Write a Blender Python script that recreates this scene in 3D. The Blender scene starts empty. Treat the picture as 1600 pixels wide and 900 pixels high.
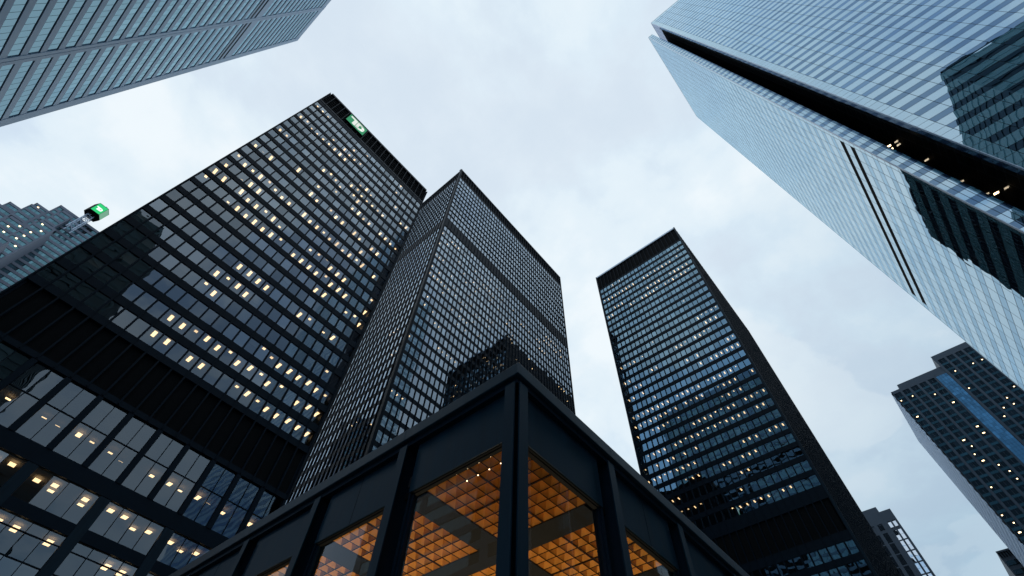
import bpy, math, random
from mathutils import Matrix, Vector
R = random.Random(7)
S = bpy.context.scene
COL = S.collection
EYE = 1.6                      # camera height; tower heights below are given above the eye

# ------------------------------------------------------------------ camera
CW = ((0.64248889, -0.76588235, 0.02514449), (-0.65039737, -0.52767151, 0.54639366), (-0.40520523, -0.36740577, -0.83715096))
cd = bpy.data.cameras.new('camera'); cam = bpy.data.objects.new('camera', cd); COL.objects.link(cam)
cd.sensor_width = 36; cd.lens = 36 * 750.96 / 1600; cd.clip_start = 0.1; cd.clip_end = 6000
cam.matrix_world = Matrix.Translation((0, 0, EYE)) @ Matrix(CW).transposed().to_4x4()
S.camera = cam

# ------------------------------------------------------------------ sky and sun
SUN_EL, SUN_AZ = math.radians(15), math.radians(-52)      # low, behind thick cloud
W = bpy.data.worlds.new('World'); S.world = W; W.use_nodes = True
wt = W.node_tree; wn = wt.nodes; wl = wt.links; wn.clear()
def N(nt, t, **k):
    n = nt.nodes.new(t)
    for a, b in k.items():
        if a.startswith('i_'): n.inputs[int(a[2:])].default_value = b
        else: setattr(n, a, b)
    return n
tc = N(wt, 'ShaderNodeTexCoord')
sky = N(wt, 'ShaderNodeTexSky', sky_type='NISHITA', sun_disc=False, sun_elevation=SUN_EL, sun_rotation=SUN_AZ, altitude=100, air_density=1.0, dust_density=1.0, ozone_density=2.0)
def math_n(op, a, b=None, clamp=False, nt=wt):
    n = nt.nodes.new('ShaderNodeMath'); n.operation = op; n.use_clamp = clamp
    for i, v in enumerate((a, b)):
        if v is None: continue
        if isinstance(v, (int, float)): n.inputs[i].default_value = v
        else: nt.links.new(v, n.inputs[i])
    return n.outputs[0]
def ramp(nt, fac, stops, interp='EASE'):
    n = nt.nodes.new('ShaderNodeValToRGB'); n.color_ramp.interpolation = interp
    e = n.color_ramp.elements
    while len(e) < len(stops): e.new(0.5)
    for q, (p, c) in zip(e, stops):
        q.position = p; q.color = (c[0], c[1], c[2], 1) if not isinstance(c, (int, float)) else (c, c, c, 1)
    nt.links.new(fac, n.inputs[0]); return n.outputs[0]
def mixc(nt, fac, a, b, mode='MIX'):
    n = nt.nodes.new('ShaderNodeMix'); n.data_type = 'RGBA'; n.blend_type = mode
    for i, v in ((0, fac), (6, a), (7, b)):
        if isinstance(v, (int, float)): n.inputs[i].default_value = v
        elif isinstance(v, tuple): n.inputs[i].default_value = (*v, 1)
        else: nt.links.new(v, n.inputs[i])
    return n.outputs[2]
sep = N(wt, 'ShaderNodeSeparateXYZ'); wl.new(tc.outputs['Generated'], sep.inputs[0])
# project the sky direction on a cloud layer: (x/z, y/z)
zz = math_n('MAXIMUM', sep.outputs[2], 0.05)
zz = math_n('ADD', zz, 0.12)
cx = math_n('DIVIDE', sep.outputs[0], zz); cy = math_n('DIVIDE', sep.outputs[1], zz)
comb = N(wt, 'ShaderNodeCombineXYZ'); wl.new(cx, comb.inputs[0]); wl.new(cy, comb.inputs[1])
def cloud_noise(scale, detail, rough, off=(0, 0, 0), dist=0.0):
    m = N(wt, 'ShaderNodeMapping'); wl.new(comb.outputs[0], m.inputs[0]); m.inputs[1].default_value = off
    n = N(wt, 'ShaderNodeTexNoise'); wl.new(m.outputs[0], n.inputs[0])
    n.inputs['Scale'].default_value = scale; n.inputs['Detail'].default_value = detail
    n.inputs['Roughness'].default_value = rough; n.inputs['Distortion'].default_value = dist
    return n.outputs[0]
n1 = cloud_noise(2.3, 9, 0.55, (3.1, 0.4, 0), 0.25)
n2 = cloud_noise(6.0, 8, 0.55, (7.7, 2.1, 0), 0.1)
n3 = cloud_noise(1.1, 4, 0.5, (1.3, 5.2, 0), 0)
# bluer open sky over -x, greyer broken cloud over -y, a pale veil with soft cloud over +x +y
fx = math_n('MULTIPLY', math_n('SUBTRACT', math_n('MULTIPLY', cx, -1), 0.32), 1.5, True)
fy = math_n('MULTIPLY', math_n('SUBTRACT', math_n('MULTIPLY', cy, -1), 0.22), 1.6, True)
blend = math_n('ADD', n1, math_n('MULTIPLY', math_n('SUBTRACT', n2, 0.5), 0.34))
cover = math_n('ADD', math_n('ADD', blend, math_n('MULTIPLY', math_n('SUBTRACT', n3, 0.5), 0.35)), math_n('MULTIPLY', fx, -0.20))
cover = math_n('ADD', cover, math_n('MULTIPLY', fy, 0.02))
mask = ramp(wt, cover, [(0.38, 0.0), (0.52, 0.75), (0.68, 1.0)])
clear = mixc(wt, 0.08, mixc(wt, fx, mixc(wt, fy, (7.3, 8.4, 9.5), (3.0, 4.5, 7.0)), (3.6, 6.0, 8.9)), sky.outputs[0])
cl = ramp(wt, blend, [(0.30, (0.60, 0.74, 0.86)), (0.44, (0.73, 0.83, 0.905)), (0.54, (0.82, 0.885, 0.925)), (0.66, (0.91, 0.935, 0.95))])
clear = mixc(wt, math_n('MULTIPLY', ramp(wt, math_n('ADD', math_n('MULTIPLY', n1, 0.5), math_n('MULTIPLY', n2, 0.5)), [(0.38, 0.0), (0.62, 1.0)]), math_n('SUBTRACT', 0.65, math_n('MULTIPLY', math_n('MAXIMUM', fx, fy), 0.5))), clear, (8.2, 9.1, 9.8))
# far over +x the cloud deck is thicker and bluer (dusk)
far = math_n('MULTIPLY', math_n('SUBTRACT', math_n('SUBTRACT', cx, math_n('MULTIPLY', cy, 0.9)), 0.55), 0.78, True)
cl = mixc(wt, math_n('MULTIPLY', far, 0.80), cl, (0.36, 0.51, 0.63))
cl = mixc(wt, math_n('MULTIPLY', fy, 0.40), cl, (0.62, 0.66, 0.76))
clear = mixc(wt, math_n('MULTIPLY', far, 0.8), clear, (3.4, 4.9, 6.3))
# heaped clouds with a firmer edge in front of the veil
n4 = cloud_noise(1.55, 12, 0.52, (0.35, 0.9, 0), 0.15)
heap = ramp(wt, n4, [(0.535, 0.0), (0.56, 0.75), (0.66, 1.0)])
heapc = mixc(wt, math_n('MULTIPLY', far, 0.8), (0.90, 0.925, 0.94), (0.46, 0.59, 0.69))
cl10 = mixc(wt, 1.0, cl, (9.6, 10.15, 10.5), 'MULTIPLY')
out = mixc(wt, mask, clear, cl10)
out = mixc(wt, math_n('MULTIPLY', heap, math_n('SUBTRACT', 0.62, math_n('MULTIPLY', fy, 0.25))), out, mixc(wt, 1.0, heapc, (9.5, 10.0, 10.35), 'MULTIPLY'))
bg = N(wt, 'ShaderNodeBackground'); bg.inputs[1].default_value = 0.1; wl.new(out, bg.inputs[0])
wo = N(wt, 'ShaderNodeOutputWorld'); wl.new(bg.outputs[0], wo.inputs[0])

sd = bpy.data.lights.new('sun', 'SUN'); sd.energy = 0.5; sd.angle = math.radians(20); sd.color = (1, 0.93, 0.85)
sun = bpy.data.objects.new('sun', sd); COL.objects.link(sun)
v = Vector((math.cos(SUN_EL) * math.sin(SUN_AZ), math.cos(SUN_EL) * math.cos(SUN_AZ), math.sin(SUN_EL)))
sun.rotation_euler = v.to_track_quat('Z', 'Y').to_euler()
S.view_settings.view_transform = 'Standard'; S.view_settings.look = 'None'
S.view_settings.exposure = 0.0; S.view_settings.gamma = 1
S.cycles.max_bounces = 8; S.cycles.diffuse_bounces = 2; S.cycles.glossy_bounces = 4; S.cycles.transparent_max_bounces = 16
S.cycles.sample_clamp_indirect = 3.0; S.cycles.use_denoising = True

# ------------------------------------------------------------------ materials
def mat(name):
    m = bpy.data.materials.new(name); m.use_nodes = True; m.node_tree.nodes.clear(); return m
def plain(name, col, rough=0.5, metal=0.0, var=0.12, scale=1.5, spec=0.5, bump=0.0, streak=False):
    m = mat(name); nt = m.node_tree
    g = N(nt, 'ShaderNodeTexCoord'); n = N(nt, 'ShaderNodeTexNoise'); mp = N(nt, 'ShaderNodeMapping'); nt.links.new(g.outputs['Object'], mp.inputs[0]); nt.links.new(mp.outputs[0], n.inputs[0])
    if streak: mp.inputs['Scale'].default_value = (5, 5, 0.45)
    n.inputs['Scale'].default_value = scale; n.inputs['Detail'].default_value = 6
    c = mixc(nt, n.outputs[0], tuple(x * (1 - var) for x in col), tuple(min(1, x * (1 + var)) for x in col))
    b = N(nt, 'ShaderNodeBsdfPrincipled'); nt.links.new(c, b.inputs['Base Color'])
    b.inputs['Roughness'].default_value = rough; b.inputs['Metallic'].default_value = metal
    b.inputs['Specular IOR Level'].default_value = spec
    nt.links.new(math_n('ADD', math_n('MULTIPLY', n.outputs[0], 0.16, nt=nt), rough - 0.08, nt=nt), b.inputs['Roughness'])
    if bump:
        bu = N(nt, 'ShaderNodeBump'); bu.inputs[0].default_value = bump; bu.inputs[1].default_value = 0.02
        nt.links.new(n.outputs[0], bu.inputs['Height']); nt.links.new(bu.outputs[0], b.inputs['Normal'])
    o = N(nt, 'ShaderNodeOutputMaterial'); nt.links.new(b.outputs[0], o.inputs[0]); return m
def glass(name, f0, trans, gcol=(0.9, 0.95, 1.0), rough=0.0, wave=0.004, wscale=0.6, power=5.0, dark=0.0, var=0.0):
    """window glass: mirror part by angle over a tinted see-through part; gentle waves in the pane"""
    m = mat(name); nt = m.node_tree
    lw = N(nt, 'ShaderNodeLayerWeight'); lw.inputs[0].default_value = 0.5
    fac = math_n('ADD', math_n('MULTIPLY', math_n('POWER', lw.outputs[1], power, nt=nt), 1 - f0, nt=nt), f0, True, nt=nt)
    g = N(nt, 'ShaderNodeTexCoord'); n = N(nt, 'ShaderNodeTexNoise'); nt.links.new(g.outputs['Object'], n.inputs[0])
    n.inputs['Scale'].default_value = wscale; n.inputs['Detail'].default_value = 1.0
    bu = N(nt, 'ShaderNodeBump'); bu.inputs[0].default_value = 1.0; bu.inputs[1].default_value = wave
    nt.links.new(n.outputs[0], bu.inputs['Height'])
    gl = N(nt, 'ShaderNodeBsdfGlossy'); gl.inputs['Roughness'].default_value = rough; nt.links.new(bu.outputs[0], gl.inputs['Normal'])
    gl.inputs['Color'].default_value = (*gcol, 1)
    if var:
        wnz = N(nt, 'ShaderNodeTexWhiteNoise'); ge = N(nt, 'ShaderNodeNewGeometry'); wnz.noise_dimensions = '1D'
        nt.links.new(ge.outputs['Random Per Island'], wnz.inputs['W'])
        nt.links.new(mixc(nt, wnz.outputs[0], tuple(x * (1 - var) for x in gcol), gcol), gl.inputs['Color'])
    if trans is None:
        tr = N(nt, 'ShaderNodeBsdfDiffuse'); tr.inputs[0].default_value = (*dark, 1) if isinstance(dark, tuple) else (dark, dark * 1.1, dark * 1.2, 1)
    else:
        tr = N(nt, 'ShaderNodeBsdfTransparent'); tr.inputs[0].default_value = (*trans, 1)
    mx = N(nt, 'ShaderNodeMixShader'); nt.links.new(fac, mx.inputs[0]); nt.links.new(tr.outputs[0], mx.inputs[1]); nt.links.new(gl.outputs[0], mx.inputs[2])
    o = N(nt, 'ShaderNodeOutputMaterial'); nt.links.new(mx.outputs[0], o.inputs[0]); return m
def emit(name, col, s):
    m = mat(name); nt = m.node_tree
    e = N(nt, 'ShaderNodeEmission'); e.inputs[0].default_value = (*col, 1); e.inputs[1].default_value = s
    ge = N(nt, 'ShaderNodeNewGeometry')
    nt.links.new(math_n('ADD', math_n('MULTIPLY', ge.outputs['Random Per Island'], s * 0.7, nt=nt), s * 0.55, nt=nt), e.inputs[1])
    o = N(nt, 'ShaderNodeOutputMaterial'); nt.links.new(e.outputs[0], o.inputs[0])
    m.cycles.emission_sampling = 'AUTO' if name == 'warm_ceiling_light' else 'NONE'; return m
M = dict(
    steel=plain('black_painted_steel', (0.0022, 0.0095, 0.018), 0.5, 0, 0.3, 0.8, 0.09),
    steel2=plain('blue_black_painted_steel', (0.0030, 0.0160, 0.028), 0.42, 0, 0.55, 0.9, 0.14, 0.12, True),
    louver=plain('black_louver', (0.004, 0.005, 0.006), 0.8, 0, 0.2, 2, 0.1),
    blind=plain('grey_fabric_blind', (0.45, 0.44, 0.42), 0.8, 0, 0.1, 3, 0.1),
    core=plain('dark_interior', (0.03, 0.03, 0.032), 0.9, 0, 0.2, 0.5, 0.1),
    ceil=plain('office_ceiling', (0.22, 0.20, 0.18), 0.9, 0, 0.1, 1, 0.1),
    wglass=glass('dark_office_glass', 0.20, (0.42, 0.40, 0.36), (0.78, 0.90, 1.0), 0, 0.008, 0.5, 2.6, var=0.45),
    bglass=glass('bronze_office_glass', 0.34, (0.40, 0.39, 0.36), (0.72, 0.86, 1.0), 0, 0.006, 0.5, 3.5, var=0.3),
    cglass=glass('blue_office_glass', 0.36, (0.42, 0.40, 0.36), (0.52, 0.80, 1.0), 0, 0.009, 0.45, 4.0, var=0.3),
    pglass=glass('clear_hall_glass', 0.035, (0.85, 0.85, 0.82), (0.95, 0.97, 1.0), 0, 0.002, 0.5, 5.0),
    mirror=glass('silver_mirror_glass', 0.62, None, (0.62, 0.78, 0.89), 0.0, 0.010, 0.3, 4.0, dark=(0.16, 0.42, 0.52), var=0.06),
    mirwin=glass('blue_vision_glass', 0.31, (0.10, 0.12, 0.14), (0.42, 0.66, 0.95), 0.0, 0.007, 0.3, 2.6, var=0.25),
    mirlow=glass('vision_glass_bright_angle', 0.48, (0.10, 0.12, 0.14), (0.50, 0.72, 0.90), 0.0, 0.007, 0.3, 3.0, var=0.15),  # same vision glass; brighter reflection at this face's angle put into its colour
    edge=plain('worn_blue_black_steel', (0.0035, 0.017, 0.029), 0.38, 0, 0.6, 0.7, 0.26, 0.2, True),
    recess=glass('black_recess_glass', 0.06, (0.25, 0.25, 0.24), (0.7, 0.8, 1.0), 0.0, 0.01, 0.5, 5.0),
    eglass=glass('teal_window_glass', 0.42, None, (0.46, 0.74, 0.88), 0.0, 0.012, 0.5, 4.0, dark=0.02, var=0.2),
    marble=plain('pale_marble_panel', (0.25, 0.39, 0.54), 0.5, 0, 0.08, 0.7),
    joint=plain('dark_joint_metal', (0.03, 0.045, 0.06), 0.5, 0.3, 0.1, 1),
    silver=plain('pale_metal_trim', (0.50, 0.58, 0.68), 0.35, 0.6, 0.06, 1),
    fglass=glass('green_window_glass', 0.30, None, (0.35, 0.75, 0.90), 0.0, 0.01, 0.5, 4.0, dark=0.03, var=0.4),
    granite=plain('rose_granite', (0.19, 0.21, 0.26), 0.6, 0, 0.1, 0.8),
    concrete=plain('dark_blue_concrete', (0.036, 0.058, 0.085), 0.6, 0, 0.12, 0.5),
    tealdark=plain('dark_teal_window_wall', (0.035, 0.08, 0.095), 0.4, 0, 0.2, 0.5),
    tealstone=plain('dark_teal_cladding', (0.05, 0.11, 0.13), 0.6, 0, 0.1, 0.5),
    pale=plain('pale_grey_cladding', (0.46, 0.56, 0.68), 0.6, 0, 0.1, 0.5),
    gglass=glass('black_window_glass', 0.05, None, (0.5, 0.7, 0.9), 0.0, 0.01, 0.5, 5.0, dark=0.004, var=0.5),
    gblue=glass('blue_curtain_glass', 0.52, None, (0.30, 0.64, 1.0), 0.0, 0.01, 0.5, 4.0, dark=0.02, var=0.45),
    gspan=glass('teal_spandrel_glass', 0.12, None, (0.3, 0.7, 0.9), 0.0, 0.01, 0.5, 4.0, dark=0.015, var=0.3),
    hglass=glass('bright_window_glass', 0.80, None, (0.95, 0.97, 1.0), 0.0, 0.01, 0.5, 4.0, dark=0.02, var=0.1),
    light=emit('warm_ceiling_light', (1.0, 0.72, 0.40), 5.2),
    slight=emit('warm_small_light', (1.0, 0.74, 0.42), 5.0),
    lglow=emit('warm_lit_blind', (1.0, 0.62, 0.30), 0.9),
    green=emit('green_sign_face', (0.07, 0.40, 0.20), 0.75),
    white=emit('white_sign_letters', (0.95, 1.0, 0.95), 0.9),
    green2=emit('bright_green_sign_face', (0.05, 0.85, 0.28), 0.8),
    green3=emit('pale_green_sign_side', (0.40, 0.85, 0.60), 0.5),
    white2=emit('bright_white_letters', (0.85, 1.0, 0.9), 1.6),
    wood=plain('orange_wood_coffer', (0.50, 0.23, 0.045), 0.6, 0, 0.4, 5, 0.15),
    rib=plain('dark_bronze_rib', (0.012, 0.006, 0.003), 0.8, 0, 0.1, 2, 0.05),
    paving=plain('grey_granite_paving', (0.22, 0.22, 0.22), 0.6, 0, 0.25, 0.4),
    asphalt=plain('asphalt', (0.05, 0.05, 0.052), 0.85, 0, 0.2, 0.8),
)

# ------------------------------------------------------------------ helpers
def px(p):
    """target pixel (1600x900) of a world point, or None"""
    q = (p[0], p[1], p[2] - EYE)
    c = [sum(CW[i][j] * q[j] for j in range(3)) for i in range(3)]
    if c[2] > -0.1: return None
    return (800 + 750.96 * c[0] / -c[2], 450 - 750.96 * c[1] / -c[2])
POD = [(280, 893), (808, 565), (1175, 897)]
def area(vs):
    """how large a quad shows in the photo (0 outside the frame or behind the pavilion)"""
    ps = [px(v) for v in vs]
    if any(p is None for p in ps): return 0
    x = sum(p[0] for p in ps) / len(ps); y = sum(p[1] for p in ps) / len(ps)
    if not (-5 < x < 1605 and -5 < y < 905): return 0
    if y > 565 and ((x < 808 and (y - 565) / 328 > (808 - x) / 528) or (x >= 808 and (y - 565) / 332 > (x - 808) / 367)): return 0
    return abs(sum(ps[i][0] * ps[(i + 1) % len(ps)][1] - ps[(i + 1) % len(ps)][0] * ps[i][1] for i in range(len(ps)))) / 2
class MB:
    def __init__(s): s.v = []; s.f = []
    def quad(s, a, b, c, d):
        i = len(s.v); s.v += [tuple(a), tuple(b), tuple(c), tuple(d)]; s.f.append((i, i + 1, i + 2, i + 3))
    def poly(s, ps):
        i = len(s.v); s.v += [tuple(p) for p in ps]; s.f.append(tuple(range(i, i + len(ps))))
    def prism(s, ps, off):
        """extrude polygon ps by vector off"""
        i = len(s.v); n = len(ps); s.v += [tuple(p) for p in ps] + [tuple(p[k] + off[k] for k in range(3)) for p in ps]
        s.f.append(tuple(range(i + n - 1, i - 1, -1))); s.f.append(tuple(range(i + n, i + 2 * n)))
        for k in range(n): s.f.append((i + k, i + (k + 1) % n, i + n + (k + 1) % n, i + n + k))
    def box(s, x0, x1, y0, y1, z0, z1):
        if x0 > x1: x0, x1 = x1, x0
        if y0 > y1: y0, y1 = y1, y0
        s.prism([(x0, y0, z0), (x1, y0, z0), (x1, y1, z0), (x0, y1, z0)], (0, 0, z1 - z0))
    def bar(s, a, b, r):
        a = Vector(a); b = Vector(b); d = (b - a).normalized(); u = d.orthogonal().normalized(); w = d.cross(u)
        s.prism([a + (u * math.cos(t) + w * math.sin(t)) * r for t in [k * math.tau / 6 for k in range(6)]], b - a)
    def build(s, name, m, parent=None):
        me = bpy.data.meshes.new(name); me.from_pydata(s.v, [], s.f); me.materials.append(m); me.update()
        o = bpy.data.objects.new(name, me); COL.objects.link(o)
        if parent: o.parent = parent; o.location = -Vector(parent.location)
        return o
def tag(o, label=None, cat=None, group=None, kind=None):
    for k, w in (('label', label), ('category', cat), ('group', group), ('kind', kind)):
        if w: o[k] = w
    return o
def thing(name, label, cat, loc=(0, 0, 0), group=None):
    o = bpy.data.objects.new(name, None); COL.objects.link(o); o.location = loc; o.empty_display_size = 2
    return tag(o, label, cat, group)
class Face:
    """a facade: origin corner, u along the wall, n outward"""
    def __init__(s, root, o, u, n): s.r, s.o, s.u, s.n = root, o, u, n
    def P(s, a, d, z): return (s.o[0] + s.u[0] * a + s.n[0] * d, s.o[1] + s.u[1] * a + s.n[1] * d, z + EYE)
    def box(s, mb, a0, a1, d0, d1, z0, z1):
        p = s.P(a0, d0, z0); q = s.P(a1, d1, z1); mb.box(p[0], q[0], p[1], q[1], min(p[2], q[2]), max(p[2], q[2]))
    def part(s, name, m, a0, a1, d0, d1, z0, z1):
        mb = MB(); s.box(mb, a0, a1, d0, d1, z0, z1); return mb.build(name, m, s.r)
    def pane(s, a0, a1, d, z0, z1, tilt=0.0):
        t = [tilt * (R.random() - .5) for _ in range(2)]
        w = (a1 - a0); h = z1 - z0
        q = [s.P(a0, d - w * t[0] - h * t[1], z0), s.P(a1, d + w * t[0] - h * t[1], z0), s.P(a1, d + w * t[0] + h * t[1], z1), s.P(a0, d - w * t[0] + h * t[1], z1)]
        a = Vector(q[1]) - Vector(q[0]); b = Vector(q[3]) - Vector(q[0])
        if a.cross(b).dot(Vector((s.n[0], s.n[1], 0))) < 0: q.reverse()
        return q
def spread(name, m, root, quads, n=100, deep=None):
    """repeated pieces of a building: the ones showing largest are parts of their own, the rest one 'stuff' part"""
    qs = sorted(quads, key=lambda q: -area(q[:4]))
    for q in qs[:n]:
        mb = MB(); mb.quad(*q[:4]) ; mb.build(name, m, root)
    if qs[n:]:
        mb = MB()
        for q in qs[n:]: mb.quad(*q[:4])
        tag(mb.build(name, m, root), kind='stuff')
def runs(n, p, mean=3):
    """lit windows come in runs along a floor"""
    out = [False] * n; i = 0
    while i < n:
        L = max(1, int(R.expovariate(1 / mean)) + 1)
        if R.random() < p:
            for k in range(i, min(n, i + L)): out[k] = R.random() < 0.88
        i += L
    return out

def light_quad(F, a, wid, d0, d1, z):
    return [F.P(a - wid / 2, -d0, z), F.P(a + wid / 2, -d0, z), F.P(a + wid / 2, -d1, z), F.P(a - wid / 2, -d1, z)]

def steel_face(F, L, nmod, a_first, mod, rows, zbase, ztop, pane_frac, gm, fin=0.16, inset=0.14, panes=None, lights=None, lit=None, lw=0.4, ld=(0.7, 1.9), z_off=-0.06, fins=True, jit=0.0):
    """Miesian curtain wall: one pane per module and floor, steel fins between"""
    gap = mod * (1 - pane_frac) / 2
    for r, (z0, z1) in enumerate(rows):
        on = lit(r, nmod) if lit else [False] * nmod
        for k in range(nmod):
            a = a_first + k * mod
            if panes is not None: panes.append(F.pane(a + gap, a + mod - gap, -inset, z0, z1, 0.006))
            if on[k] and lights is not None:
                j = (R.random() - .5) * jit; s = R.random()
                dd = ld if s > .25 else (ld[0] - 0.15, ld[0] + 0.25)
                lights.append(light_quad(F, a + mod / 2 + (R.random() - .5) * 0.1, lw, dd[0] + j, dd[1] + j, z1 + z_off))
    # jamb plates between panes and the projecting fin of each module
    if fins:
        for k in range(nmod + 1):
            a = a_first + k * mod; mb = MB()
            F.box(mb, a - gap, a + gap, -0.20, 0.0, zbase, ztop)
            F.box(mb, a - 0.025, a + 0.025, 0.0, fin - 0.02, zbase, ztop)
            F.box(mb, a - 0.075, a + 0.075, fin - 0.02, fin, zbase, ztop)
            mb.build('mullion', M['steel'], F.r)

def spandrels(F, a0, a1, zs, d0=-0.22, d1=-0.02, m='steel'):
    for z0, z1 in zs: F.part('spandrel', M[m], a0, a1, d0, d1, z0, z1)

def gaps(rows, lo, hi):
    out = []; z = lo
    for a, b in sorted(rows):
        if a > z + 0.02: out.append((z, a))
        z = b
    if hi > z + 0.02: out.append((z, hi))
    return out

# ================================================================== the setting
mb = MB(); mb.quad((-2500, -2500, -0.004), (2500, -2500, -0.004), (2500, 2500, -0.004), (-2500, 2500, -0.004))
tag(mb.build('ground', M['asphalt']), kind='structure')
mb = MB(); mb.box(-30, 98, -24, 105, -0.1, 0.14)
tag(mb.build('plaza', M['paving']), kind='structure')
GZ = 0.14 - EYE           # plaza level below the eye

# ================================================================== left black tower (the one with the green sign on its roof band)
TA = thing('office_tower', 'black steel tower at left, windows dotted with lights, green sign near its top', 'skyscraper', (4.7, 70, 0.14))
FA = Face(TA, (-12.1, 53.0), (1, 0), (0, -1)); LA = 33.66; MA = 1.53
rowsA = [(39.6 + 3.405 * k, 41.93 + 3.405 * k) for k in range(23)]
panes, lights = [], []
densA = {0: .2, 1: .45, 2: .5, 3: .55, 4: .3, 5: .45, 6: .55, 7: .3, 8: .5, 9: .65, 10: .5, 11: .6, 12: .4, 13: .5, 14: .5, 15: .4, 16: .4, 17: .45, 18: .4, 19: .35, 20: .35, 21: .5, 22: .45}
def litA(r, n):
    q = 22 - r; o = runs(n, densA[q] * 1.0, 3.2)
    if q < 4: o = [v and (k < 11 or k > 16) for k, v in enumerate(o)]
    if 15 < q: o = [v and k > 6 for k, v in enumerate(o)]
    return o
steel_face(FA, LA, 22, 0, MA, rowsA, 32.3, 125.6, 0.86, 0, panes=panes, lights=lights, lit=litA, lw=0.38, ld=(0.7, 1.8), jit=0.7)
FA.part('wall', M['steel'], 0.003, LA - 0.003, -12, -10, GZ, 126.0)
for nm, a in (('side_wall', -0.02), ('side_wall', LA - 0.3)): FA.part(nm, M['steel'], a, a + 0.32, -36, -0.22, GZ, 126.0)
FA.part('rear_wall', M['steel'], 0, LA, -36.3, -36.02, GZ, 126.0)
FA.part('roof', M['steel'], 0.3, LA - 0.3, -36, -0.5, 126.01, 126.3)
for z0, z1 in rowsA: FA.part('ceiling', M['ceil'], 0.32, LA - 0.32, -9.98, -0.25, z1 + 0.002, z1 + 0.4)
spandrels(FA, 0.0, LA, gaps(rowsA, 39.2, 118.9))
FA.part('louver_band', M['louver'], 0.01, LA - .01, -0.6, -0.3, 118.95, 125.4)
for z in (119.9, 121, 122.1, 123.2, 124.3): FA.part('louver_blade', M['louver'], 0.02, LA - .02, -0.3, -0.18, z, z + 0.12)
FA.part('louver_band', M['louver'], 0.01, LA - .01, -0.6, -0.3, 32.9, 39.15)
FA.part('cornice', M['steel2'], 0.35, LA - 0.35, -0.9, 0.14, 125.6, 126.3)
FA.part('ledge', M['steel2'], 0.0, LA, -0.3, 0.04, 118.3, 118.9)
FA.part('ledge', M['steel'], 0.0, LA, -0.3, 0.06, 38.6, 39.2)
FA.part('ledge', M['steel'], 0.0, LA, -0.3, 0.06, 32.2, 32.8)
# the tall lower storeys: double-height glazing in pairs, then two banking floors
bigp = []
for k in range(11):
    a = k * 2 * MA
    for j in range(2):
        b = a + 0.28 + j * 1.26
        for z0, z1 in ((26.15, 29.3), (29.38, 32.05)):
            bigp.append(FA.pane(b + 0.03, b + 1.22, -0.22, z0, z1, 0.004))
            if z0 < 27 and R.random() < .75: lights.append(light_quad(FA, b + .7, 0.42, 1.0 + R.random(), 1.5 + R.random() * .6, 29.0 - R.random() * .25))
        FA.part('glazing_bar', M['steel'], b + 1.225, b + 1.29, -0.3, -0.12, 26.1, 32.1)
    FA.part('pier', M['steel'], a - 0.24, a + 0.27, -0.4, 0.05, 26.05, 32.15)
FA.part('pier', M['steel'], LA - 0.24, LA, -0.4, 0.05, 26.05, 32.15)
FA.part('transom', M['steel'], 0.01, LA - .01, -0.32, -0.14, 29.3, 29.38)
for k in range(6):
    a = k * 6.12
    FA.part('column', M['steel2'], max(0, a - 0.45), min(LA, a + 0.45), -0.5, 0.02, 8, 24.55)
    for j in range(4):
        b = a + 0.46 + j * 1.3
        if b + 1.3 > LA: break
        bigp.append(FA.pane(b + 0.03, b + 1.27, -0.24, 21.95, 24.55, 0.02))
        for z0, z1 in ((20.15, 20.9), (18.4, 20.08), (15.0, 18.32)): bigp.append(FA.pane(b + 0.03, b + 1.27, -0.24, z0, z1, 0.02))
        if R.random() < .75: e = R.random() * .7; lights.append(light_quad(FA, b + .65, 0.5, 0.9 + e, 1.6 + e, 24.4))
        if R.random() < .3: lights.append(light_quad(FA, b + .75, 0.5, 2.3, 2.8, 24.4))
        if R.random() < .6: lights.append(light_quad(FA, b + .65, 0.5, 1.2, 1.75, 20.7)); lights.append(light_quad(FA, b + .65, 0.5, 2.0, 2.5, 20.7))
        FA.part('glazing_bar', M['steel'], b + 1.28, b + 1.325, -0.3, -0.14, 15, 24.6)
for z in (20.08, 18.32): FA.part('transom', M['steel'], 0.01, LA - .01, -0.32, -0.16, z, z + 0.07)
spandrels(FA, 0, LA, [(24.62, 26.08), (20.95, 21.9), (14.0, 14.98)])
for z0, z1 in ((24.62, 25.4), (20.95, 21.6), (29.3, 29.6)): FA.part('ceiling', M['ceil'], 0.32, LA - 0.32, -9.98, -0.5, z0 + .01, z1)
# dark glazed lobby under the tower
for k in range(12): bigp.append(FA.pane(k * 2.8 + .1, k * 2.8 + 2.7, -3.0, GZ + .05, 13.9, 0.002))
FA.part('soffit', M['steel'], 0, LA, -9.9, -0.25, 13.7, 13.98)
bl = []
for z0, z1 in rowsA:
    for k in range(22):
        if R.random() < .07: bl.append(FA.pane(k * MA + .12, (k + 1) * MA - .12, -.34, z1 - R.uniform(.6, 1.9), z1 - .02, 0))
spread('blind', M['blind'], TA, bl, 30)
spread('window', M['wglass'], TA, panes + bigp, 100)
spread('ceiling_light', M['light'], TA, lights, 100)

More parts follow.
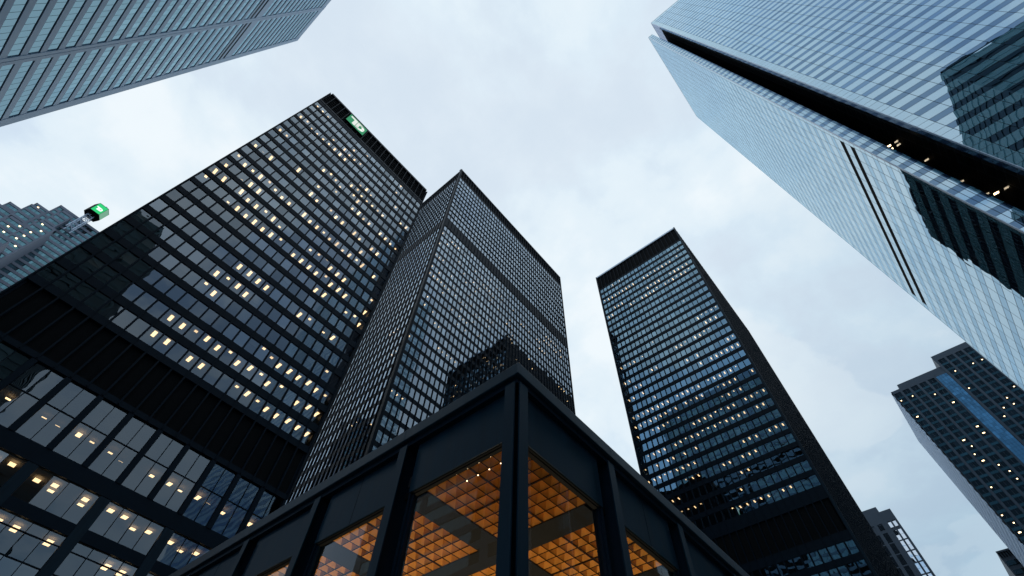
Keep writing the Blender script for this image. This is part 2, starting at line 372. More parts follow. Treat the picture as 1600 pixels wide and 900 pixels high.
# roof-band sign: white letters on green
SG = Face(None, (-12.1, 53.0), (1, 0), (0, -1))
sx0, sx1, sz0, sz1 = 6.68, 11.98, 120.1, 124.6
TS = thing('roof_sign', 'green sign with white letters TD on the louvred top band of the left black tower', 'sign', (-2.8, 52.5, 120 + EYE))
SG.r = TS
SG.part('sign_box', M['steel'], sx0, sx1, 0.18, 0.5, sz0, sz1)
SG.part('sign_face', M['green'], sx0 + .05, sx1 - .05, 0.5, 0.56, sz0 + .05, sz1 - .05)
def td_letters(F, x0, z0, s, d, name, m):
    """T and D standing close together, the T's bar running over to the D"""
    def pl(pts):
        b = MB(); ps = [F.P(x0 + x * s, d, z0 + z * s) for x, z in pts]
        b.prism(ps, (F.n[0] * .06, F.n[1] * .06, 0)); return b.build(name, m, F.r)
    pl([(0, 0.78), (0, 1), (0.60, 1), (0.60, 0.0), (0.34, 0.0), (0.34, 0.78)])
    # D with an open counter, swept bowl
    n = 10; o = []; i = []
    for k in range(n + 1):
        t = -math.pi / 2 + math.pi * k / n
        o.append((0.92 + 0.42 * math.cos(t), 0.5 + 0.5 * math.sin(t))); i.append((0.92 + 0.19 * math.cos(t), 0.5 + 0.27 * math.sin(t)))
    b = MB()
    def seg(q): b.prism([F.P(x0 + x * s, d, z0 + z * s) for x, z in q], (F.n[0] * .06, F.n[1] * .06, 0))
    for k in range(n): seg([o[k], o[k + 1], i[k + 1], i[k]])
    seg([(0.64, 0), (0.92, 0), (0.92, 0.23), (0.64, 0.23)]); seg([(0.64, 0.77), (0.92, 0.77), (0.92, 1), (0.64, 1)]); seg([(0.64, 0.23), (0.86, 0.23), (0.86, 0.77), (0.64, 0.77)])
    b.build(name, m, F.r)
td_letters(SG, sx0 + 0.42, sz0 + 0.6, 3.3, 0.56, 'letter', M['white'])

# ================================================================== centre black tower
TB = thing('office_tower', 'tallest black tower in the centre, seen corner-on, with a black louvre band below its top', 'skyscraper', (75, 90, 0.14))
FB = Face(TB, (38.9, 69.3), (1, 0), (0, -1)); LB = 73.9; MBm = 1.56; HBt = 211.6
FBL = Face(TB, (38.9, 69.3), (0, 1), (-1, 0)); LBL = 38.3
top = [(161.3 + 3.83 * k, 163.8 + 3.83 * k) for k in range(11)]
low = [(151.75 - 3.8 * k, 154.3 - 3.8 * k) for k in range(37)]
rowsB = sorted(low + top)
def litB(r, n):
    z = rowsB[r][0]
    if z > 150: return [False] * n
    o = runs(n, 0.16 if z > 100 else 0.05, 2.6)
    if 105 < z < 150: o = [v or (R.random() < .16 and k < 24) for k, v in enumerate(o)]
    return o
for F, L, nm in ((FB, LB, 47), (FBL, LBL, 24)):
    panes, lights = [], []
    steel_face(F, L, nm, 0.3, MBm, rowsB, 12, 211, 0.77, 0, fin=0.19, inset=0.05, panes=panes, lights=lights, lit=litB if nm > 30 else (lambda r, n: runs(n, 0.05, 1.5) if rowsB[r][0] < 100 else [False] * n), lw=0.3, ld=(0.6, 1.3), jit=0.3)
    spread('window', M['bglass'], TB, panes, 50)
    spread('ceiling_light', M['light'], TB, lights, 50)
    spandrels(F, 0.25, L - 0.25, gaps(rowsB, 12, 155.2) [:-1] + [(154.3, 155.2), (160.7, 161.3)] + [(163.8 + 3.83 * k, 165.13 + 3.83 * k) for k in range(10)] + [(202.1, 203.6)])
    F.part('louver_band', M['louver'], 0.3, L - .3, -0.6, -0.3, 155.2, 160.7)
    F.part('louver_band', M['louver'], 0.3, L - .3, -0.6, -0.3, 203.6, 210.6)
    F.part('cornice', M['steel'], 0.2, L - 0.2, -0.9, 0.12, 210.6, HBt)
for z0, z1 in rowsB:
    mb = MB(); mb.box(46, 112, 69.8, 77, z1 + EYE + .002, z1 + EYE + .4); mb.box(39.4, 45.99, 69.8, 107, z1 + EYE + .002, z1 + EYE + .4); mb.build('ceiling', M['ceil'], TB)
FB.part('wall', M['core'], 7.5, LB - .5, -37, -7.7, GZ, 210.5)
for a in (0.0, LB): FB.part('corner_column', M['steel'], a - .27, a + .27, -0.75, 0.1, GZ, HBt)
FBL.part('corner_column', M['steel'], -.12, .27, -.5, 0.14, GZ, HBt - .01)
FB.part('side_wall', M['steel'], LB - .35, LB - .02, -38.3, -.76, GZ, HBt)
FB.part('rear_wall', M['steel'], 0, LB, -38.7, -38.4, GZ, HBt)
FB.part('roof', M['steel'], 0.4, LB - .4, -38.3, -.91, HBt - .8, HBt - .3)
mb = MB(); mb.bar((39.3, 69.8, HBt + EYE), (39.3, 69.8, HBt + EYE + 2.2), .12); mb.bar((39.0, 69.5, HBt + EYE + .5), (39.0, 70.6, HBt + EYE + .5), .5)
mb.build('roof_lamp', M['steel2'], TB)

# ================================================================== right-hand black tower
TC = thing('office_tower', 'slim black tower right of centre with long rows of lit offices', 'skyscraper', (130, 26, 0.14))
FC = Face(TC, (101.4, 44.65), (0, -1), (-1, 0)); LC = 36.5
FCS = Face(TC, (101.4, 8.15), (1, 0), (0, -1)); LCS = 64.5
MC = 1.5645
rowsC = [(159.3 - 3.46 * k, 161.6 - 3.46 * k) for k in range(30)]
rowsC2 = [(45.9 - 3.46 * k, 48.2 - 3.46 * k) for k in range(9)]
densC = [.12, .12, .95, .12, .30, .80, .05, .06, .0, .10, .05, .12, .20, .45, .35, .55, .30, .40, .30, .45, .60, .75, .75, .70, .80, .60, .50, .25, .20, .85]
def litC(r, n):
    d = densC[r]
    o = runs(n, d, 4 if d > .3 else 2)
    if r == 29: o = [k > 10 and k < 20 for k in range(n)]
    if r in (26, 27, 28): o = [v and k < 18 for k, v in enumerate(o)]
    return o
panes, lights = [], []
steel_face(FC, LC, 23, 0.26, MC, rowsC, 12, 171, 0.86, 0, fin=0.2, panes=panes, lights=lights, lit=litC, lw=0.26, ld=(0.7, 1.6), jit=0.3)
gapC = MC * .1
for r, (z0, z1) in enumerate(rowsC2):
    for k, on in enumerate(runs(23, .12, 2)):
        a = .26 + k * MC; panes.append(FC.pane(a + gapC, a + MC - gapC, -.14, z0, z1, .003))
        if on: lights.append(light_quad(FC, a + .8, .4, .7, 1.5, z1 - .06))
bl = []
for z0, z1 in rowsC:
    for k in range(23):
        if R.random() < .08: bl.append(FC.pane(.26 + k * MC + .2, .26 + (k + 1) * MC - .2, -.34, z1 - R.uniform(.6, 2.1), z1 - .02, 0))
spread('blind', M['blind'], TC, bl, 20)
spread('window', M['cglass'], TC, panes, 100); spread('ceiling_light', M['light'], TC, lights, 100)
panes = []
steel_face(FCS, LCS, 41, 0.26, MC, rowsC + rowsC2, 12, 171, 0.70, 0, fin=0.3, panes=panes)
mb = MB()
for q in panes: mb.quad(*q)
tag(mb.build('window', M['cglass'], TC), kind='stuff')
for F, L in ((FC, LC), (FCS, LCS)):
    spandrels(F, 0.25, L - .25, gaps(rowsC, 56.2, 162.3) + [(48.2, 49.9)] + [(z - 1.16, z) for z, _ in rowsC2])
    F.part('louver_band', M['louver'], .3, L - .3, -.6, -.3, 162.3, 170.6)
    F.part('louver_band', M['louver'], .3, L - .3, -.6, -.3, 49.9, 56.2)
    F.part('cornice', M['silver'] if F is FC else M['steel2'], .2, L - .2, -.9, .12, 171.0, 171.8)
    F.part('fascia', M['steel'], .2, L - .2, -.9, .02, 170.6, 170.99)
for z0, z1 in rowsC + rowsC2: 
    mb = MB(); mb.box(101.9, 109, 8.7, 44.1, z1 + EYE + .002, z1 + EYE + .4); mb.build('ceiling', M['ceil'], TC)
FC.part('wall', M['core'], .6, LC - .8, -64, -7.7, GZ, 170.5)
for a in (0.0, LC): FC.part('corner_column', M['steel2'], a - .25, a + .25, -.7, .1, GZ, 171.9)
FC.part('side_wall', M['steel'], .02, .35, -64.5, -.71, GZ, 171.7)
FC.part('rear_wall', M['steel'], 0, LC, -64.9, -64.52, GZ, 171.7)
FC.part('roof', M['steel'], .4, LC - .4, -64.4, -.91, 171.0, 171.5)

# ================================================================== mirror-glass tower, upper right
TD_ = thing('glass_tower', 'mirror-glass tower at upper right with a dark slot up its corner', 'skyscraper', (90, -70, 0.14))
HD = 262.0
FU = Face(TD_, (53.06, -33.1), (0, -1), (-1, 0)); LU = 81.0
FR = Face(TD_, (53.06, -33.1), (1, 0), (0, 1)); LR = 14.0
FLl = Face(TD_, (57.6, -28.95), (0, -1), (-1, 0)); LLl = 2.2
FD = Face(TD_, (57.6, -28.95), (1, 0), (0, 1)); LD = 48.0
zw = [(84.95 + 3.5 * k, 86.4 + 3.5 * k) for k in range(-22, 50)]
def mirror_face(F, L, mod, first, n1, n2, rows, top, louv=False, wname='window', mt='mirwin', pt='mirror', base=8.0, side=False):
    wins, pans, bl = [], [], []
    n = int((L - first) / mod + .01); edges = ([0.06, first] if first > .3 else [0.06]) + [first + mod * (k + 1) for k in range(n)]
    if edges[-1] < L - .6: edges.append(L - .06)
    j = .05 if louv else .035
    for (z0, z1), (y0, y1) in zip(rows, rows[1:] + [(top - .4, top)]):
        if z0 < base or z1 > top - 1: continue
        black = louv and (abs(z0 - 91.95) < .2 or abs(z0 - 88.45) < .2)
        margin = True
        for q, (a, b) in enumerate(zip(edges, edges[1:])):
            if black and 0 < q < len(edges) - 2:
                bl.append(F.pane(a, b, -.04, z0, z1))
            else:
                edge = (q == 0 and first > .3 and not side)
                (pans if edge else wins).append(F.pane(a + j, b - j, 0, z0 + j, z1 - j, .0022) + [0])
            ztop = min(y0, top - .4)
            if ztop > z1 + .3:
                pans.append(F.pane(a + j, b - j, 0.0, z1 + j, ztop - j, .0022))
    spread(wname, M[mt], F.r, wins, n1); spread('spandrel_panel', M[pt], F.r, pans, n2)
    if bl: spread('louver_band', M['louver'], F.r, bl, 24)
    F.part('wall', M['joint'], .01, L - .01, -.5, -.09, base, top - .3)
mirror_face(FU, LU, 2.95, 1.7, 40, 40, zw, HD)
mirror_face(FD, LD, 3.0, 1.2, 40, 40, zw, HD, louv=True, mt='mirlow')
mirror_face(FLl, LLl, 0.73, 0, 12, 12, zw, HD, side=True)
mirror_face(FR, LR, 2.0, 0, 16, 16, zw, HD, mt='recess', pt='recess', side=True)
FU.part('corner_trim', M['silver'], -.02, .06, -.3, .05, 0, HD)
FLl.part('corner_trim', M['silver'], -.03, .06, -.3, .05, 0, HD)
for F, L in ((FU, LU), (FD, LD), (FLl, LLl), (FR, LR)): F.part('parapet', M['silver'], 0.07, L - .02, -.6, .04, HD - .38, HD)
mb = MB(); mb.box(54.0, 105.4, -110, -33.7, GZ + EYE, HD + EYE - .9); mb.box(67.0, 105.4, -33.69, -29.6, GZ + EYE, HD + EYE - .9); mb.box(58.3, 66.99, -31.0, -29.6, GZ + EYE, HD + EYE - .9)
mb.build('core', M['core'], TD_)
FD.part('end_wall', M['mirror'], LD, LD + .3, -85, 0, 0, HD)
lights = []
for z, x in ((71, 9.3), (66, 11.0), (66.3, 9.4), (85, 6.8), (84.7, 7.4), (60, 12), (78, 8), (62, 6)):
    lights.append(light_quad(FR, x, .35, -.3, -.9, z))
for q in lights:
    mb = MB(); mb.quad(*q); mb.build('wall_lamp', M['light'], TD_)
lights = []
for y, z in ((20, 66.5), (24, 62), (14, 64), (27, 57), (31, 58), (17, 59.3)):
    lights.append(light_quad(FU, y, .6, -.02, -.05, z))

# ================================================================== pale tower, upper left
TE = thing('office_tower', 'pale marble tower at upper left with long teal window strips between stone piers', 'skyscraper', (-80, 52, 0.14))
FE = Face(TE, (-43.9, 88.8), (0, -1), (1, 0)); LE = 72.0; HE = 224.5
zeb = 88.46; pE = 3.78
bays = [(2.05, 17.6), (19.3, 34.85), (36.55, 52.1), (53.8, 69.9)]
wins = []; strips = []
rowsE = [(zeb + pE * k, zeb + pE * k + 2.38) for k in range(-21, 36)]
rowsE = [(a, b) for a, b in rowsE if a > 6 and b < 221]
louvE = [(160.0, 161.2), (162.6, 163.8)]
rE = [(a, b) for a, b in rowsE if not (157.5 < a < 164.2)]
for z0, z1 in rE:
    for a, b in bays:
        n = 11; w = (b - a) / n
        for k in range(n): wins.append(FE.pane(a + k * w + .04, a + (k + 1) * w - .04, -.12, z0 + .05, z1 - .05, .005))
spread('window', M['eglass'], TE, wins, 100)
for z0, z1 in louvE:
    for a, b in bays: FE.part('louver_strip', M['louver'], a, b, -.3, -.15, z0, z1)
allE = sorted(rE + louvE)
for z0, z1 in gaps(allE, GZ, HE):
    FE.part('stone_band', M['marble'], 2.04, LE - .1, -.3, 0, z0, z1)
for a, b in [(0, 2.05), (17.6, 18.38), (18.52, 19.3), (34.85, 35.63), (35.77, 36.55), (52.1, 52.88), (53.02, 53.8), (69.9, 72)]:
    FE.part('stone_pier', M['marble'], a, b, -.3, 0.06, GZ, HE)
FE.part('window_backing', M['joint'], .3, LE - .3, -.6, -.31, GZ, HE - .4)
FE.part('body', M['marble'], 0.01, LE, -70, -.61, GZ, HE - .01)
for a in (0, 5): pass

# ================================================================== stepped granite tower, far left
TF = thing('stepped_tower', 'distant stepped granite tower with green glass at the left edge, behind the black tower', 'skyscraper', (-90, 310, 0))
def band_tower(root, x0, x1, y0, y1, ztop, zlow, pitch=3.9, hw=2.3, faces=('-x', '-y'), stone='granite', gl='fglass', mod=1.6):
    """box with stone bands and runs of glazing on the faces towards the plaza"""
    mb = MB(); mb.box(x0 + .4, x1 - .4, y0 + .4, y1 - .4, zlow, ztop + EYE - .2); mb.build('core', M[stone], root)
    for f in faces:
        F, L = {'-x': (Face(root, (x0, y1), (0, -1), (-1, 0)), y1 - y0), '-y': (Face(root, (x0, y0), (1, 0), (0, -1)), x1 - x0),
                '+x': (Face(root, (x1, y0), (0, 1), (1, 0)), y1 - y0), '+y': (Face(root, (x0, y1), (1, 0), (0, 1)), x1 - x0)}[f]
        z = ztop - 1.7; st = MB(); gq = MB(); pr = MB()
        F.box(st, 0, L, -.4, 0, z, ztop)
        while z > max(zlow, 20):
            F.box(st, 0.6, L - .6, -.4, 0, z - pitch, z - hw)
            n = max(1, int((L - 1.4) / mod))
            w = (L - 1.4) / n
            for k in range(n): gq.quad(*F.pane(.7 + k * w + .05, .7 + (k + 1) * w - .05, -.25, z - hw, z, .01))
            z -= pitch
        for a in (0, L - .6): F.box(pr, a, a + .6, -.4, 0.02, z, ztop - 1.7)
        st.build('stone_bands', M[stone], root); tag(gq.build('window', M[gl], root), kind='stuff'); pr.build('corner_pier', M[stone], root)
s = 1.0
for x0, y0, x1, z, lo in ((-127, 316, -114, 246, 40), (-116, 309.5, -103, 250, 40), (-106, 297, -94, 252, 40), (-95.6, 285.5, -84.5, 252, 40), (-86, 276, -70.5, 252, 40)):
    band_tower(TF, x0, x1 + 12, y0, y0 + 22, z, lo)
for x0, y0, x1, z in ((-112, 293, -104, 230), (-104, 284, -95, 236), (-93, 276, -86, 241), (-82, 271.5, -76, 246), (-112, 283, -100, 206), (-100, 272, -90, 212), (-89, 266, -80, 219), (-80, 262, -72, 224), (-106, 268, -94, 176), (-94, 258, -83, 186), (-83, 252, -74, 196)):
    band_tower(TF, x0, x1, y0, y0 + 20, z, 40)
for x0, y, x1, zt, n in ((-105.8, 297, -96, 252, 7), (-95.4, 285.5, -87, 252, 8), (-84, 276, -78, 252, 4), (-99, 272, -91, 212, 9), (-88, 266, -81, 219, 8), (-104, 284, -96, 236, 5), (-79, 262, -73, 224, 7), (-93, 258, -84, 186, 7)):
    for k in range(n):
        x = R.uniform(x0 + .8, x1 - 1.5); z = zt - 1.7 - 3.9 * R.randint(0, 8) - R.uniform(.6, 1.3) + EYE
        mb = MB(); mb.quad((x, y - .02, z), (x + .8, y - .02, z), (x + .8, y - .02, z + .6), (x, y - .02, z + .6)); mb.build('lit_pane', M['slight'], TF)
# mast and its green sign box
ms = thing('mast_sign', 'green lit sign box on a steel lattice mast above the stepped tower at left', 'sign', (-70, 266, 240 + EYE))
mb = MB()
mx, my = -72.0, 271.0
for dx in (-1.6, 1.6):
    for dy in (-1.6, 1.6): mb.bar((mx + dx, my + dy, 236 + EYE), (mx + dx, my + dy, 262 + EYE), .22)
for k in range(7):
    z = 238 + EYE + k * 3.4
    for (a, b), (c, d) in (((-1.6, -1.6), (1.6, -1.6)), ((1.6, -1.6), (1.6, 1.6)), ((1.6, 1.6), (-1.6, 1.6)), ((-1.6, 1.6), (-1.6, -1.6))):
        mb.bar((mx + a, my + b, z), (mx + c, my + d, z), .14); mb.bar((mx + a, my + b, z), (mx + c, my + d, z + 3.4), .14)
mb.build('lattice_mast', M['silver'], ms)
# hexagonal box
hx = [(mx - 4.3, my - 1.0), (mx - 2.4, my - 4.6), (mx + 2.6, my - 4.6), (mx + 4.4, my - 1.0), (mx + 2.6, my + 2.6), (mx - 2.4, my + 2.6)]
mb = MB(); mb.prism([(x, y, 253 + EYE) for x, y in hx], (0, 0, 8.4)); mb.build('sign_box', M['louver'], ms)
FS = Face(ms, (mx - 2.4, my - 4.6), (1, 0), (0, -1))
FS.part('sign_face', M['green2'], 0.1, 4.9, 0.02, 0.1, 253.5, 261.0)
td_letters(FS, 0.7, 255.6, 2.6, 0.12, 'letter', M['white2'])
mb = MB(); d = Vector((1.8, 3.6, 0)).normalized(); a = Vector((mx + 2.6, my - 4.6, 0)); e = Vector((mx + 4.4, my - 1.0, 0)); off = Vector((d.y, -d.x, 0)) * .08
a = a + off; e = e + off; mb.quad((a.x, a.y, 253.6 + EYE), (e.x, e.y, 253.6 + EYE), (e.x, e.y, 261 + EYE), (a.x, a.y, 261 + EYE)); mb.build('sign_face', M['green3'], ms)
mb = MB(); mb.bar((mx, my, 261.4 + EYE), (mx, my, 266 + EYE), .5); mb.box(mx - 1.5, mx + 1.5, my - 1.5, my + 1.5, 261.4 + EYE, 262.6 + EYE); mb.build('mast_cap', M['silver'], ms)

# ================================================================== blue-striped concrete tower, lower right
TG = thing('office_tower', 'dark blue-grey tower at lower right with paired square windows and a blue glass stripe', 'skyscraper', (250, -60, 0))
GX = 228.0
mb = MB(); mb.box(GX + .3, 268, -75, -26.4, 0, 160 + EYE - .1); mb.box(GX + .8, 267, -76, -30.3, 0, 162.6 + EYE); mb.box(GX + .32, 266, -105, -48.3, 0, 168 + EYE); mb.build('wall', M['concrete'], TG)
FG = Face(TG, (GX, -26.3), (0, -1), (-1, 0))
# face wall built as bands and piers round the window openings
colsG = [(-28.05 - 3.45 * k) for k in range(5)]
rowsG = [157.2 - 3.15 * k for k in range(46)]
wins, bands, blue, spn = [], [], [], []
for i, z in enumerate(rowsG):
    for y in colsG:
        a = -26.3 - y
        for j in (-1, 1):
            c = a + j * .66
            wins.append(FG.pane(c - .55, c + .55, -.18, z - 1.0, z + 1.0, .004))
        spn.append(FG.pane(a - 1.25, a + 1.25, -.12, z - 2.1, z - 1.08, .003))
for z0, z1 in ((158.4, 159.9),): FG.part('parapet', M['concrete'], 0, 17.4, -.3, 0, z0, z1)
for k in range(6):
    a0 = 0 if k == 0 else (-26.3 - colsG[k - 1]) + 1.28; a1 = (-26.3 - colsG[k]) - 1.28 if k < 5 else 17.4
    FG.part('pier', M['concrete'], a0, a1, -.3, 0, 0, 158.4)
# blue curtain strip
for i in range(48):
    for j in range(4):
        z = 158.2 - 3.15 * i; blue.append(FG.pane(17.5 + j * 1.05 + .03, 17.5 + (j + 1) * 1.05 - .03, .08, z - 3.1, z - 1.6, .004)); blue.append(FG.pane(17.5 + j * 1.05 + .03, 17.5 + (j + 1) * 1.05 - .03, .08, z - 1.55, z, .004))
FG.part('strip_backing', M['joint'], 17.42, 21.78, -.3, .03, 5, 158.35)
F2 = Face(TG, (GX, -48.2), (0, -1), (-1, 0))
for i, z in enumerate([164.0 - 3.15 * k for k in range(48)]):
    for k in range(14):
        a = 2.2 + 3.4 * k
        for j in (-1, 1): wins.append(F2.pane(a + j * .66 - .55, a + j * .66 + .55, -.18, z - 1.0, z + 1.0, .004))
        spn.append(F2.pane(a - 1.25, a + 1.25, -.12, z - 2.1, z - 1.08, .003))
for k in range(15):
    a0 = 0 if k == 0 else 2.2 + 3.4 * (k - 1) + 1.28; F2.part('pier', M['concrete'], a0, 2.2 + 3.4 * k - 1.28 if k < 14 else 57, -.3, 0, 0, 165.3)
F2.part('parapet', M['concrete'], 0, 57, -.3, 0, 165.3, 168.2)
spread('window', M['gglass'], TG, wins, 60); spread('spandrel', M['gspan'], TG, spn, 20); spread('blue_pane', M['gblue'], TG, blue, 20)
lt = []
for i, z in enumerate(rowsG[:34]):
    for y in colsG:
        if R.random() < .26: lt.append(FG.pane(-26.3 - y + R.choice((-.7, .5)) - .2, -26.3 - y + R.choice((-.7, .5)) + .2 + .0, -.16, z + .1, z + .5))
    for k in range(14):
        if R.random() < .2:
            a = 2.2 + 3.4 * k + R.choice((-.7, .6)); lt.append(F2.pane(a - .2, a + .2, -.16, z + .1, z + .5))
lt = [q for q in lt if (Vector(q[1]) - Vector(q[0])).length < 1.3]
for q in lt[:100]:
    mb = MB(); mb.quad(*q); mb.build('lit_pane', M['slight'], TG)
FGs = Face(TG, (GX, -26.3), (1, 0), (0, 1))
st = MB(); gw = MB()
for k in range(52):
    z = 159 - 3.15 * k; FGs.box(st, 0, 40, 0, .25, z - 1.5, z)
for k in range(28): FGs.box(st, k * 1.48, k * 1.48 + .3, .02, .3, 0, 159)
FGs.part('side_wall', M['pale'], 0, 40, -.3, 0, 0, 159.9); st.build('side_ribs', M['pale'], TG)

# ================================================================== lower tower behind the slim black one
TH = thing('office_block', 'grey office block with white window columns beside the foot of the slim black tower', 'office building', (280, 20, 0))
FH = Face(TH, (258.7, 40), (0, -1), (-1, 0)); LH = 38.4
mb = MB(); mb.box(259, 285, 1.7, 40, 0, 129.6 + EYE); mb.box(263, 285, 6.3, 40, 0, 134.5 + EYE); mb.build('wall', M['concrete'], TH)
wins = []; cols = []
y = 3.2
cs = [(3.1, 1.2), (5.0, 1.2), (8.9, 2.0), (12.2, 2.0), (15.5, 2.0), (18.8, 2.0), (22.1, 2.0), (25.4, 2.0), (28.7, 2.0), (32, 2.0), (35.3, 2.0)]
for c, w in cs:
    for k in range(26):
        z = 121.0 - 4.6 * k
        for h0, h1 in ((0, 2.0), (2.08, 4.15)): wins.append(FH.pane(40 - c - w / 2, 40 - c + w / 2, -.2, z - 4.15 + h0, z - 4.15 + h1, .01))
    if c < 9: wins.append(FH.pane(40 - c - w / 2, 40 - c + w / 2, -.2, 122.4, 124.6, .01))
spread('window', M['hglass'], TH, wins, 60)
prev = 0
for c, w in sorted(cs, reverse=True) + [(1.0, 0)]:
    e = 40 - c - w / 2 if w else LH
    FH.part('pier', M['concrete'], prev, e, -.3, 0, 0, 125); prev = 40 - c + w / 2
FH.part('parapet', M['concrete'], 0, LH, -.3, 0, 125, 129.8)
for k in range(26): FH.part('sill', M['concrete'], 0.01, LH - .01, -.29, -.05, 121.0 - 4.6 * k, 121.43 - 4.6 * k)

TK = thing('office_block', 'small dark tower top at the bottom right corner of the picture', 'office building', (290, -35, 0))
mb = MB(); mb.box(276.3, 300, -60, -22.3, 0, 110 + EYE); mb.build('wall', M['concrete'], TK)
FK = Face(TK, (276, -22.2), (0, -1), (-1, 0)); 
for k in range(12): FK.part('cornice_block', M['louver'], .4 + k * .9, .8 + k * .9, .0, .2, 107.6, 109.6)
FK.part('parapet', M['concrete'], 0, 37, -.3, 0, 109.6, 110.3)
for k in range(30): FK.part('window_band', M['gspan'], .6, 36, -.3, 0, 104.5 - 3.4 * k, 106.2 - 3.4 * k)
for k in range(4): FK.part('lit_blind', M['lglow'], 6.3, 9.8, .0, .02, 97.2 + .85 * k, 97.6 + .85 * k)

# ================================================================== tower across the plaza, seen in reflections
TR = thing('office_tower', 'dark stepped tower across the plaza, seen only mirrored in the glass of the other towers', 'skyscraper', (-50, -130, 0))
for x0, x1, y0, y1, z in ((-85, -23, -165, -103, 192), (-85, -30, -170, -109, 214), (-80, -37, -160, -115, 230), (-60, 10, -230, -150, 120)):
    band_tower(TR, x0, x1, y0, y1, z, 0, 3.8, 1.9, ('+x', '+y'), 'tealstone', 'tealdark', 2.5)

# ================================================================== the glass pavilion in front
TP = thing('glass_pavilion', 'low black steel pavilion in front with orange coffered ceiling glowing behind its glass', 'pavilion', (20, 20, 0.14))
PX, PY, LP, PT = 5.14, 4.39, 31.75, 7.55
FPL = Face(TP, (PX, PY), (0, 1), (-1, 0)); FPR = Face(TP, (PX, PY), (1, 0), (0, -1))
mb = MB(); mb.box(PX, PX + LP + .3, PY, PY + LP + .3, 7.235 + EYE, PT + EYE)
o = mb.build('roof_edge', M['edge'], TP); bv = o.modifiers.new('b', 'BEVEL'); bv.width = .02; bv.segments = 2
mb = MB(); mb.box(PX + .10, PX + LP + .2, PY + .10, PY + LP + .2, 7.1 + EYE, 7.233 + EYE); mb.build('roof_edge_step', M['steel'], TP)
for F in (FPL, FPR):
    for k in range(11):
        c = .25 + 3.15 * k
        if k:   # I-section pier
            F.part('flange', M['steel2'], c - .125, c + .125, -.075, -.045, GZ, 7.098)
            F.part('web', M['steel'], c - .015, c + .015, -.45, -.077, GZ, 7.097)
            F.part('pier_plate', M['steel'], c - .32, c + .32, -.50, -.452, GZ, 7.096)
        else:
            F.part('corner_flange', M['steel2'], .125, .375, -.075, -.045, GZ, 7.098)
            F.part('corner_web', M['steel'], .345, .37, -.34, -.077, GZ, 7.095)
        if k == 10: break
        a0 = c + .33 if k else .372; a1 = c + 3.15 - .33
        F.part('fascia_panel', M['steel2'], a0, a1, -.26, -.22, 5.9, 7.099)
        # stepped window frame
        for i, (w, d0, d1) in enumerate(((.05, -.30, -.24), (.05, -.36, -.29))):
            q = w * i
            F.part('window_frame', M['steel'], a0 + q, a0 + q + w, d0, d1, GZ, 5.9 - q * .4 - .001)
            F.part('window_frame', M['steel'], a1 - q - w, a1 - q, d0, d1, GZ, 5.9 - q * .4 - .001)
            F.part('window_frame', M['louver'], a0 + q + w, a1 - q - w, d0, d1 - .001, 5.88 - q * .4, 5.9 - q * .4 - .002)
        mb = MB(); mb.quad(*F.pane(a0 + .1, a1 - .1, -.33, GZ, 5.862, .002)); mb.build('window', M['pglass'], TP)
        F.part('joint_strip', M['joint'], c + 3.148 - .012 * 0 , c + 3.153, 0.001, .004, 7.24, PT - .02) if k % 2 == 0 else None
        # seams between the plates of the fascia
        F.part('seam', M['louver'], (a0 + a1) / 2 - .006, (a0 + a1) / 2 + .006, -.2195, -.2175, 5.9, 7.09) if k % 2 else None
mb = MB(); mb.box(PX + .38, PX + .5, PY + .38, PY + .5, 0.14, 7.098 + EYE); mb.build('corner_post', M['steel'], TP)
# coffered ceiling
CZ = 5.94 + EYE; c0x, c0y, PP, CS = 5.53, 4.77, 3.07, 0.2972
NP = 9
for i in range(NP):
    for j in range(NP):
        x0, y0 = c0x + PP * i, c0y + PP * j
        mb = MB(); rb = MB()
        for p in range(8):
            for q in range(8):
                a, b = x0 + p * CS + (.012 if p > 3 else 0), y0 + q * CS + (.012 if q > 3 else 0)
                m_ = .008; h = .27
                c = [(a + m_, b + m_, CZ), (a + CS - m_, b + m_, CZ), (a + CS - m_, b + CS - m_, CZ), (a + m_, b + CS - m_, CZ)]
                ap = (a + CS / 2, b + CS / 2, CZ + h)
                for k in range(4): mb.poly([c[k], c[(k + 1) % 4], ap])
        o = mb.build('coffer_panel', M['wood'], TP)
        W_ = 8 * CS + .012
        for p in range(9):
            w = .008 if p != 4 else .02; e = x0 + p * CS + (.012 if p > 4 else .006 if p == 4 else 0); f = y0 + p * CS + (.012 if p > 4 else .006 if p == 4 else 0)
            rb.box(e - w, e + w, y0, y0 + W_, CZ - .012, CZ + .01); rb.box(x0, x0 + W_, f - w, f + w, CZ - .010, CZ + .008)
        rb.build('coffer_rib', M['rib'], o); bpy.context.view_layer.update() if False else None
for o in [x for x in bpy.data.objects if x.name.startswith('coffer_rib')]: o.location = (0, 0, 0)
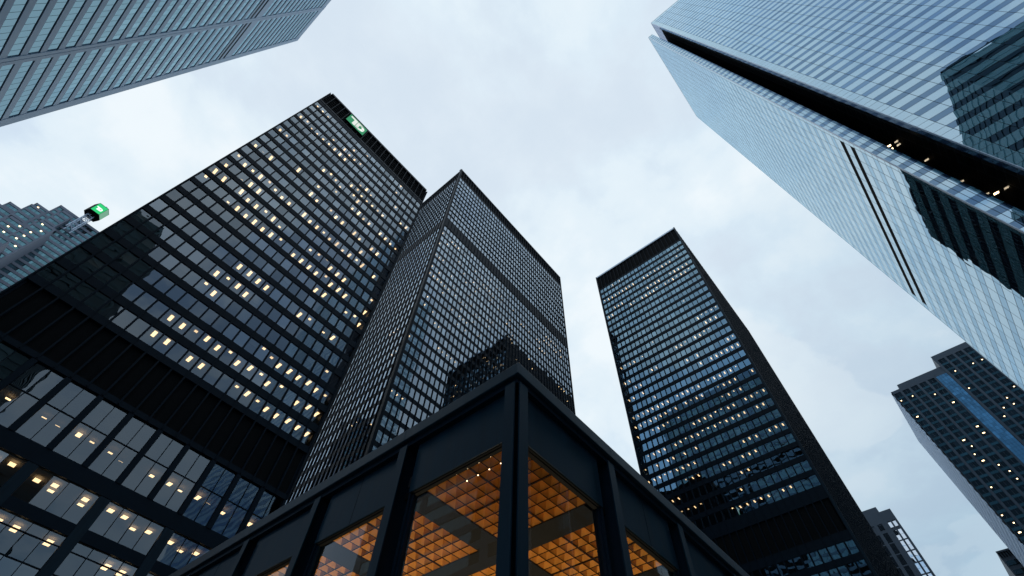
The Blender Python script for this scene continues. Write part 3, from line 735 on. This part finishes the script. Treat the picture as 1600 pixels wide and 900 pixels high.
for i in range(NP + 1):
    b = PP - 8 * CS - .012
    x1 = c0x + PP * i - .003
    mb = MB(); mb.box(x1 - b + .006, x1, PY + .5, PY + 29, CZ - .02, CZ + .16) if i else mb.box(PX + .45, x1, PY + .5, PY + 29, CZ - .0, CZ + .16)
    mb.build('ceiling_beam', M['louver'], TP)
    y1 = c0y + PP * i - .003
    mb = MB(); mb.box(PX + .5, PX + 29, y1 - b + .006, y1, CZ - .023, CZ + .158) if i else mb.box(PX + .5, PX + 29, PY + .45, y1, CZ - .003, CZ + .158)
    mb.build('ceiling_beam', M['louver'], TP)
mb = MB(); mb.box(PX + .4, PX + LP, PY + .4, PY + LP, CZ + .3, CZ + .55); mb.build('roof_deck', M['core'], TP)
mb = MB(); mb.box(PX + 18, PX + 27, PY + 18, PY + 27, .17, CZ - .03); mb.build('inner_core', M['core'], TP)
mb = MB(); mb.box(PX + .5, PX + LP, PY + .5, PY + LP, .141, .16); mb.build('floor', M['paving'], TP)
for k in range(7):
    for (x, y) in ((c0x + .01, c0y + k * CS + .02), (c0x + CS, c0y + k * CS)) if k < 6 else ():
        if R.random() < .8:
            mb = MB(); mb.prism([(x + .013 * math.cos(t), y + .013 * math.sin(t), CZ - .03) for t in [i * math.tau / 8 for i in range(8)]], (0, 0, .012)); mb.build('downlight', M['light'], TP)
for x, y in ((9.3, 9.1), (9.9, 9.5), (8.2, 7.4), (10.9, 8.6), (11.3, 6.2), (12.1, 7.0), (8.0, 10.6), (9.0, 11.4), (8.3, 12.2), (13.8, 8.9)):
    mb = MB(); mb.prism([(x + .04 * math.cos(t), y + .04 * math.sin(t), CZ - .05) for t in [i * math.tau / 8 for i in range(8)]], (0, 0, .02)); mb.build('downlight', M['light'], TP)
for i in range(3):
    for j in range(3):
        if (i, j) not in ((0, 0), (0, 2), (2, 0), (1, 1)): continue
        ld_ = bpy.data.lights.new('hall_fill_light', 'AREA'); ld_.shape = 'SQUARE'; ld_.size = 2.0; ld_.energy = 560; ld_.color = (1, .78, .5)  # unseen lamps added low in the hall to light the coffers from below
        lo = bpy.data.objects.new('hall_fill_light', ld_); COL.objects.link(lo)
        lo.location = (9.3 + 8.5 * i, 8.6 + 8.5 * j, 1.0); lo.rotation_euler = (math.pi, 0, 0); lo.parent = TP; lo.location = lo.location - Vector(TP.location)
